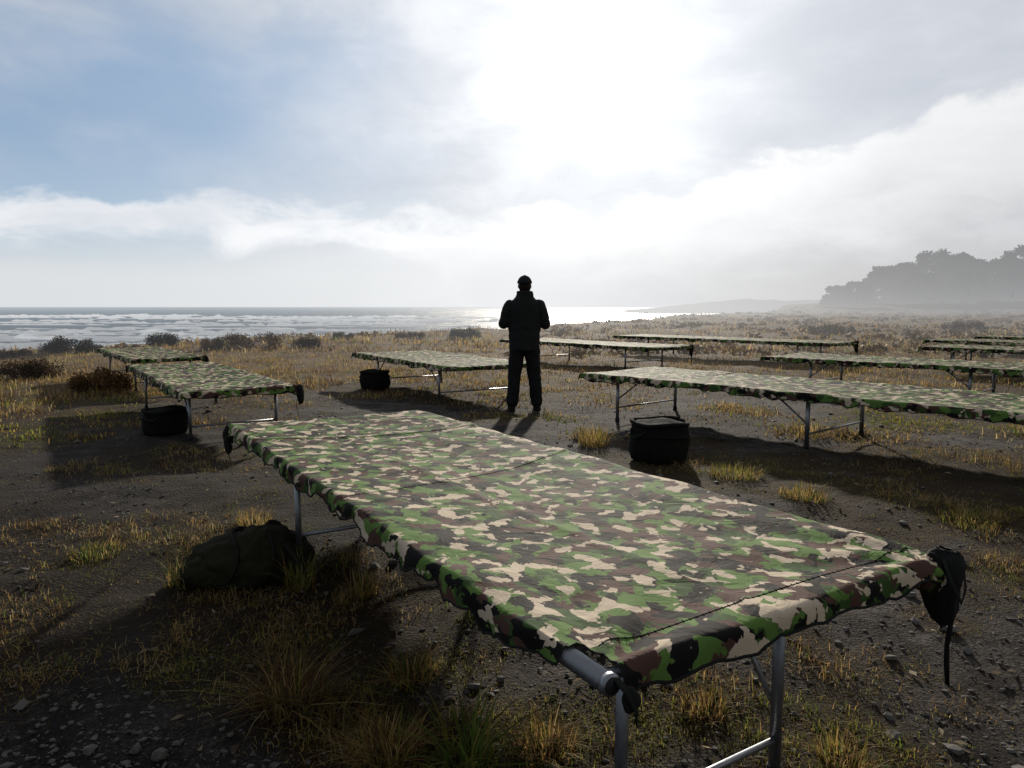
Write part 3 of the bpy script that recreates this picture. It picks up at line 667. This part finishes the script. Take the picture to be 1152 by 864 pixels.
tag(np_obj('gravel', V.reshape(-1, 3), F, M_stone), 'loose grey pebbles strewn over the dark ground', 'gravel', kind='stuff')
n = 420; y = np.exp(rng.uniform(np.log(1.5), np.log(6), n)); x = rng.uniform(-.85, .85, n)*(y+.3)
q = rng.uniform(0, 2*PI, n); ln = rng.uniform(.008, .032, n); wd = ln*rng.uniform(.10, .5, n); z = gz(x, y)+.008
V = np.zeros((n, 4, 3))
for k, (l, w) in enumerate(((-1,0),(0,-1),(1,0),(0,1))):
    V[:,k,0] = x+np.cos(q)*l*ln-np.sin(q)*w*wd; V[:,k,1] = y+np.sin(q)*l*ln+np.cos(q)*w*wd; V[:,k,2] = z+rng.uniform(0, .014, n)
C = np.repeat(np.array([[.32,.25,.16]])*rng.uniform(.2, 1.5, (n, 1)), 4, 0)
tag(np_obj('leaf_litter', V.reshape(-1, 3), (np.arange(n*4).reshape(n, 4)).tolist(), M_grass, C), 'pale dry leaf scraps on the gravel', 'leaf litter', kind='stuff')

# ---------------------------------------------------------------- shrubs, scrub and trees
def leaves(cent, rad, n, size, colr, squash=1., r1=1.25):
    m = len(cent); w = rad**2/np.sum(rad**2); ci = rng.choice(m, n, p=w)
    d = rng.normal(0, 1, (n, 3)); d /= np.linalg.norm(d, axis=1)[:, None]
    rr = rad[ci]*rng.uniform(.2, r1, n)**.7
    P = cent[ci]+d*rr[:, None]*np.array([1, 1, squash])
    a = rng.normal(0, 1, (n, 3)); a /= np.linalg.norm(a, axis=1)[:, None]
    b = np.cross(a, rng.normal(0, 1, (n, 3))); b /= np.linalg.norm(b, axis=1)[:, None]
    s = size*rng.uniform(.5, 1.3, n)[:, None]
    V = np.stack([P-a*s, P+b*s*.55, P+a*s, P-b*s*.55], 1)
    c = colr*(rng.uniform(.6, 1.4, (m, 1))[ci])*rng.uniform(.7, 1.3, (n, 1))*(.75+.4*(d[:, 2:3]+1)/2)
    return V.reshape(-1, 3), np.repeat(c, 4, 0)
def leaf_obj(name, V, C, parent=None, mat=None):
    return np_obj(name, V, np.arange(len(V)).reshape(-1, 4).tolist(), mat or M_leaf, C, parent)
DG = np.array([.018,.022,.012]); BR = np.array([.075,.045,.021]); GR = np.array([.055,.052,.026])
def shrub(u, v, wpx, hpx, colr, label, n=1900):
    p = atg(u, v); w = wpx/F0*p.y; h = hpx/F0*p.y
    root = empty('coastal_shrub', p); tag(root, label, 'shrub', 'shrubs along the coastal bank')
    m = 24; cx = rng.uniform(-.42, .42, m)*w; cy = rng.uniform(-.3, .3, m)*w
    cz = h*(.15+.5*rng.uniform(0, 1, m))*(1-.9*(cx/w)**2*2.2); rd = rng.uniform(.26, .38, m)*h*1.1
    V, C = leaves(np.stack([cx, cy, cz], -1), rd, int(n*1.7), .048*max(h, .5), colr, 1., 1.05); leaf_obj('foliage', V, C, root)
    mb = MB()
    for k in range(7): mb.tube([(cx[k]*.2, cy[k]*.2, -.05), (cx[k]*.6, cy[k]*.6, cz[k]*.5), (cx[k], cy[k], cz[k])], [.02,.014,.006], 6)
    mb.build('stem', M_wood, root)
shrub(78, 397, 58, 21, DG, 'dark rounded shrub against the sea at far left', 4000)
shrub(183, 390, 30, 19, DG, 'small dark shrub just behind the furthest left cot', 3000)
shrub(276, 393, 100, 20, BR, 'wide brown shrub on the bank between the left cots and the centre cot', 4200)
shrub(347, 390, 32, 13, BR*.7, 'small dark shrub right of the wide brown shrub', 2600)
shrub(386, 381, 30, 8, GR, 'low greenish shrub above the left end of the centre cot')
shrub(523, 381, 36, 15, DG*1.6, 'dark shrub on the skyline left of the standing person', 3000)
shrub(462, 380, 40, 8, BR, 'low brown shrub on the skyline above the centre cot')
shrub(35, 425, 70, 26, BR*.9, 'reddish brown shrub on the left bank below the dark rounded shrub', 2800)
shrub(108, 440, 60, 28, np.array([.17,.10,.042]), 'tawny dry shrub beside the two left cots', 3000)
shrub(15, 402, 40, 10, BR*.7, 'low dark brown shrub at the left frame edge')
shrub(640, 376, 50, 9, BR, 'low brown shrub behind the right shoulder of the standing person')
shrub(935, 378, 60, 15, BR*.9, 'brown shrub on the plain above the thin looking far cot')
shrub(1085, 372, 60, 14, BR*.8, 'brown shrub on the plain behind the three far right cots')
cs = []; rd = []
for _ in range(2600):
    y = math.exp(random.uniform(math.log(20), math.log(200))); x = random.uniform(-.6, .95)*y
    if y > coast(x)-.5 or float(fbm(x*.12, y*.12, 81)) < (.52 if x < 0 else .38): continue
    r = random.uniform(.08, .24)*(1+y*.006); z = gzf(x, y)
    for _ in range(3): cs.append((x+random.gauss(0, r*1.5), y+random.gauss(0, r), z+r*random.uniform(-.2, .35))); rd.append(r)
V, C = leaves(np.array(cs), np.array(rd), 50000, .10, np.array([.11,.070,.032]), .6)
tag(leaf_obj('heath_scrub', V, C), 'low brown heath scrub covering the misty plain', 'scrub', kind='stuff')

def tree(u, vtop, y, wid, label):
    x = (u-576)/F0*y; z0 = gzf(x, y); H = (345-vtop)/F0*y+CH-z0
    root = empty('coastal_tree', (x, y, z0)); tag(root, label, 'tree', 'trees on the misty hill')
    m = 110; W_ = wid*H; cent = []; rad = []
    for k in range(m):
        t = random.uniform(.0, .97); env = W_*(.75+.3*math.sin(PI*min(t*.8+.1, 1)))*(1-.5*t**3)*.5
        a = random.uniform(0, 2*PI); q = env*math.sqrt(random.uniform(.02, 1)); r = H*random.uniform(.055, .11)
        cent.append((q*cos(a), q*sin(a), t*H-r*.5)); rad.append(r)
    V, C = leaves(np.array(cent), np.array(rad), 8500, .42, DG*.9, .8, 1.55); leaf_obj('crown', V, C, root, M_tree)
    mb = MB(); mb.tube([(0,0,-.5), (.1,0,H*.3), (-.1,.1,H*.6), (.1,.0,H*.85)], [H*.035, H*.028, H*.018, .05], 8)
    for k in range(8): c = cent[k]; mb.tube([(0,0,c[2]*.5), (c[0]*.5, c[1]*.5, c[2]*.8), c], [H*.014, H*.010, .04], 6)
    mb.build('trunk', M_wood, root)
TR = [(938,322,188,1.3,'leftmost and lowest tree of the misty hill'),(962,317,182,1.3,'low tree second from the left on the misty hill'),
      (990,300,195,1.0,'tree on the left slope of the misty hill'),(1014,296,200,1.0,'tall tree left of the highest central crowns on the hill'),
      (1044,282,204,1.0,'tallest crown at the centre of the misty tree line'),(1072,285,198,1.0,'broad tree just right of the central crown on the hill'),
      (1098,292,192,1.0,'tree in the dip right of the broad central trees'),(1122,287,190,1.0,'tree between the dip and the right frame edge'),
      (1150,276,194,1.0,'tall tree cut by the right frame edge'),(1030,306,184,1.4,'lower tree in front of the central crowns on the hill'),
      (1085,306,180,1.4,'lower front tree beneath the dip in the tree line'),(1135,304,180,1.4,'lower front tree near the right frame edge')]
for t in TR: tree(*t)

# ---------------------------------------------------------------- sky and sun
wd = bpy.data.worlds.new('World'); scene.world = wd; wd.use_nodes = True; nt = wd.node_tree; nt.nodes.clear()
out = nt.nodes.new('ShaderNodeOutputWorld'); bg = nt.nodes.new('ShaderNodeBackground'); nt.links.new(bg.outputs[0], out.inputs[0])
sky = nt.nodes.new('ShaderNodeTexSky'); sky.sky_type = 'NISHITA'; sky.sun_disc = False; sky.sun_elevation = SUN_EL; sky.sun_rotation = SUN_AZ
sky.air_density = 1.0; sky.dust_density = 1.0
dirv = nt.nodes.new('ShaderNodeTexCoord').outputs['Generated']
sp = nt.nodes.new('ShaderNodeSeparateXYZ'); nt.links.new(dirv, sp.inputs[0])
az = mth(nt, 'ARCTAN2', sp.outputs[0], sp.outputs[1]); el = mth(nt, 'ARCSINE', sp.outputs[2])
nA = noise_(nt, comb(nt, mth(nt, 'MULTIPLY', az, 1.7), mth(nt, 'MULTIPLY', el, 3.2), 0.), 1.6, 6, .50, .35)
nB = noise_(nt, comb(nt, mth(nt, 'MULTIPLY', az, 4.0), mth(nt, 'MULTIPLY', el, 9.5), 3.), 1.7, 8, .60, .35)
nC = noise_(nt, comb(nt, mth(nt, 'MULTIPLY', az, 9.0), mth(nt, 'MULTIPLY', el, 15.), 7.), 1.6, 7, .58, .4)
nAc = mth(nt, 'SUBTRACT', nA, .5); nBc = mth(nt, 'SUBTRACT', nB, .5); nCc = mth(nt, 'SUBTRACT', nC, .5)
sk = nt.nodes.new('ShaderNodeVectorMath'); sk.operation = 'SCALE'; nt.links.new(sky.outputs[0], sk.inputs[0]); sk.inputs['Scale'].default_value = .085
grad = mix(nt, rng_(nt, el, .02, .22), (.45,.57,.70), (.225,.36,.56))
base = mix(nt, .85, sk.outputs[0], grad)
e1 = mth(nt, 'MULTIPLY_ADD', nBc, .12, mth(nt, 'MULTIPLY_ADD', nAc, .50, el))
f1 = rng_(nt, e1, .17, .41, 0., .84)
f1b = rng_(nt, mth(nt, 'MULTIPLY_ADD', nAc, .7, az), -.45, .0, 0., .92)
f1 = mth(nt, 'MAXIMUM', f1, f1b)
hi = mix(nt, rng_(nt, mth(nt, 'MULTIPLY_ADD', nBc, .6, nA), .28, .72), (.44,.475,.54), (.63,.65,.69))
hi = mix(nt, rng_(nt, az, .0, .25, 0., .4), hi, (.52,.55,.61))
c = mix(nt, f1, base, hi)
T = mth(nt, 'MULTIPLY_ADD', mth(nt, 'MAXIMUM', mth(nt, 'SUBTRACT', az, .12), 0.), .26, .128)
dT = mth(nt, 'SUBTRACT', T, mth(nt, 'MULTIPLY_ADD', nCc, .05, mth(nt, 'MULTIPLY_ADD', nBc, .12, el)))
top = rng_(nt, dT, -.008, .020)
bot = mth(nt, 'MAXIMUM', rng_(nt, mth(nt, 'MULTIPLY_ADD', nBc, .09, el), .058, .092), rng_(nt, az, -.38, -.02))
bank = mth(nt, 'MULTIPLY', top, bot)
bc = mix(nt, rng_(nt, mth(nt, 'MULTIPLY_ADD', nAc, .16, dT), .02, .19), (.80,.81,.82), (.53,.54,.56))
bc = mix(nt, mth(nt, 'MULTIPLY', rng_(nt, nC, .35, .65), .40), bc, (.70,.71,.73))
bc = mix(nt, rng_(nt, az, -.3, .1), mix(nt, rng_(nt, nB, .3, .65), (.70,.73,.78), (.88,.89,.91)), bc)
c = mix(nt, mth(nt, 'MULTIPLY', bank, .90), c, bc)
fm = rng_(nt, mth(nt, 'MULTIPLY_ADD', nBc, .045, el), .028, .090, .98, 0.)
fcl = mix(nt, rng_(nt, az, -.1, .5), (.70,.72,.74), (.50,.50,.51))
c = mix(nt, fm, c, fcl)
dk = nt.nodes.new('ShaderNodeVectorMath'); dk.operation = 'SCALE'; nt.links.new(c, dk.inputs[0])
nt.links.new(mth(nt, 'MULTIPLY', rng_(nt, sp.outputs[1], -.3, .6, .52, 1.), rng_(nt, el, .55, 1.2, 1., .75)), dk.inputs['Scale']); c = dk.outputs[0]
dp = nt.nodes.new('ShaderNodeVectorMath'); dp.operation = 'DOT_PRODUCT'; nt.links.new(dirv, dp.inputs[0])
dp.inputs[1].default_value = (sin(SUN_AZ)*cos(SUN_EL), cos(SUN_AZ)*cos(SUN_EL), sin(SUN_EL))
ang = mth(nt, 'ARCCOSINE', mth(nt, 'MINIMUM', dp.outputs['Value'], .99999))
gl = mth(nt, 'MULTIPLY', mth(nt, 'EXPONENT', mth(nt, 'MULTIPLY', ang, -1/.22)), .85)
gl = mth(nt, 'MULTIPLY', gl, rng_(nt, mth(nt, 'MULTIPLY_ADD', nBc, .8, nA), .25, .75, .85, 1.15))
gc = nt.nodes.new('ShaderNodeVectorMath'); gc.operation = 'SCALE'; gc.inputs[0].default_value = (1.,.985,.95); nt.links.new(gl, gc.inputs['Scale'])
ad = nt.nodes.new('ShaderNodeVectorMath'); ad.operation = 'ADD'; nt.links.new(c, ad.inputs[0]); nt.links.new(gc.outputs[0], ad.inputs[1])
nt.links.new(ad.outputs[0], bg.inputs[0]); bg.inputs[1].default_value = 1.0
sun = bpy.data.lights.new('sun', 'SUN'); sun.energy = 4.8; sun.angle = R(1.6); sun.color = (1.,.92,.80)
so = bpy.data.objects.new('sun', sun); col.objects.link(so)
sd = Vector((sin(SUN_AZ)*cos(SUN_EL), cos(SUN_AZ)*cos(SUN_EL), sin(SUN_EL)))
so.rotation_euler = sd.to_track_quat('Z', 'Y').to_euler(); so.location = sd*50

cam = bpy.data.cameras.new('camera'); co = bpy.data.objects.new('camera', cam); col.objects.link(co)
co.location = (0,0,CH); co.rotation_euler = (PI/2-PITCH, 0, 0); cam.sensor_width = 36; cam.lens = 36*F0/1152; cam.clip_start = .05; cam.clip_end = 30000
scene.camera = co
scene.view_settings.view_transform = 'Standard'; scene.view_settings.look = 'None'; scene.view_settings.exposure = 0
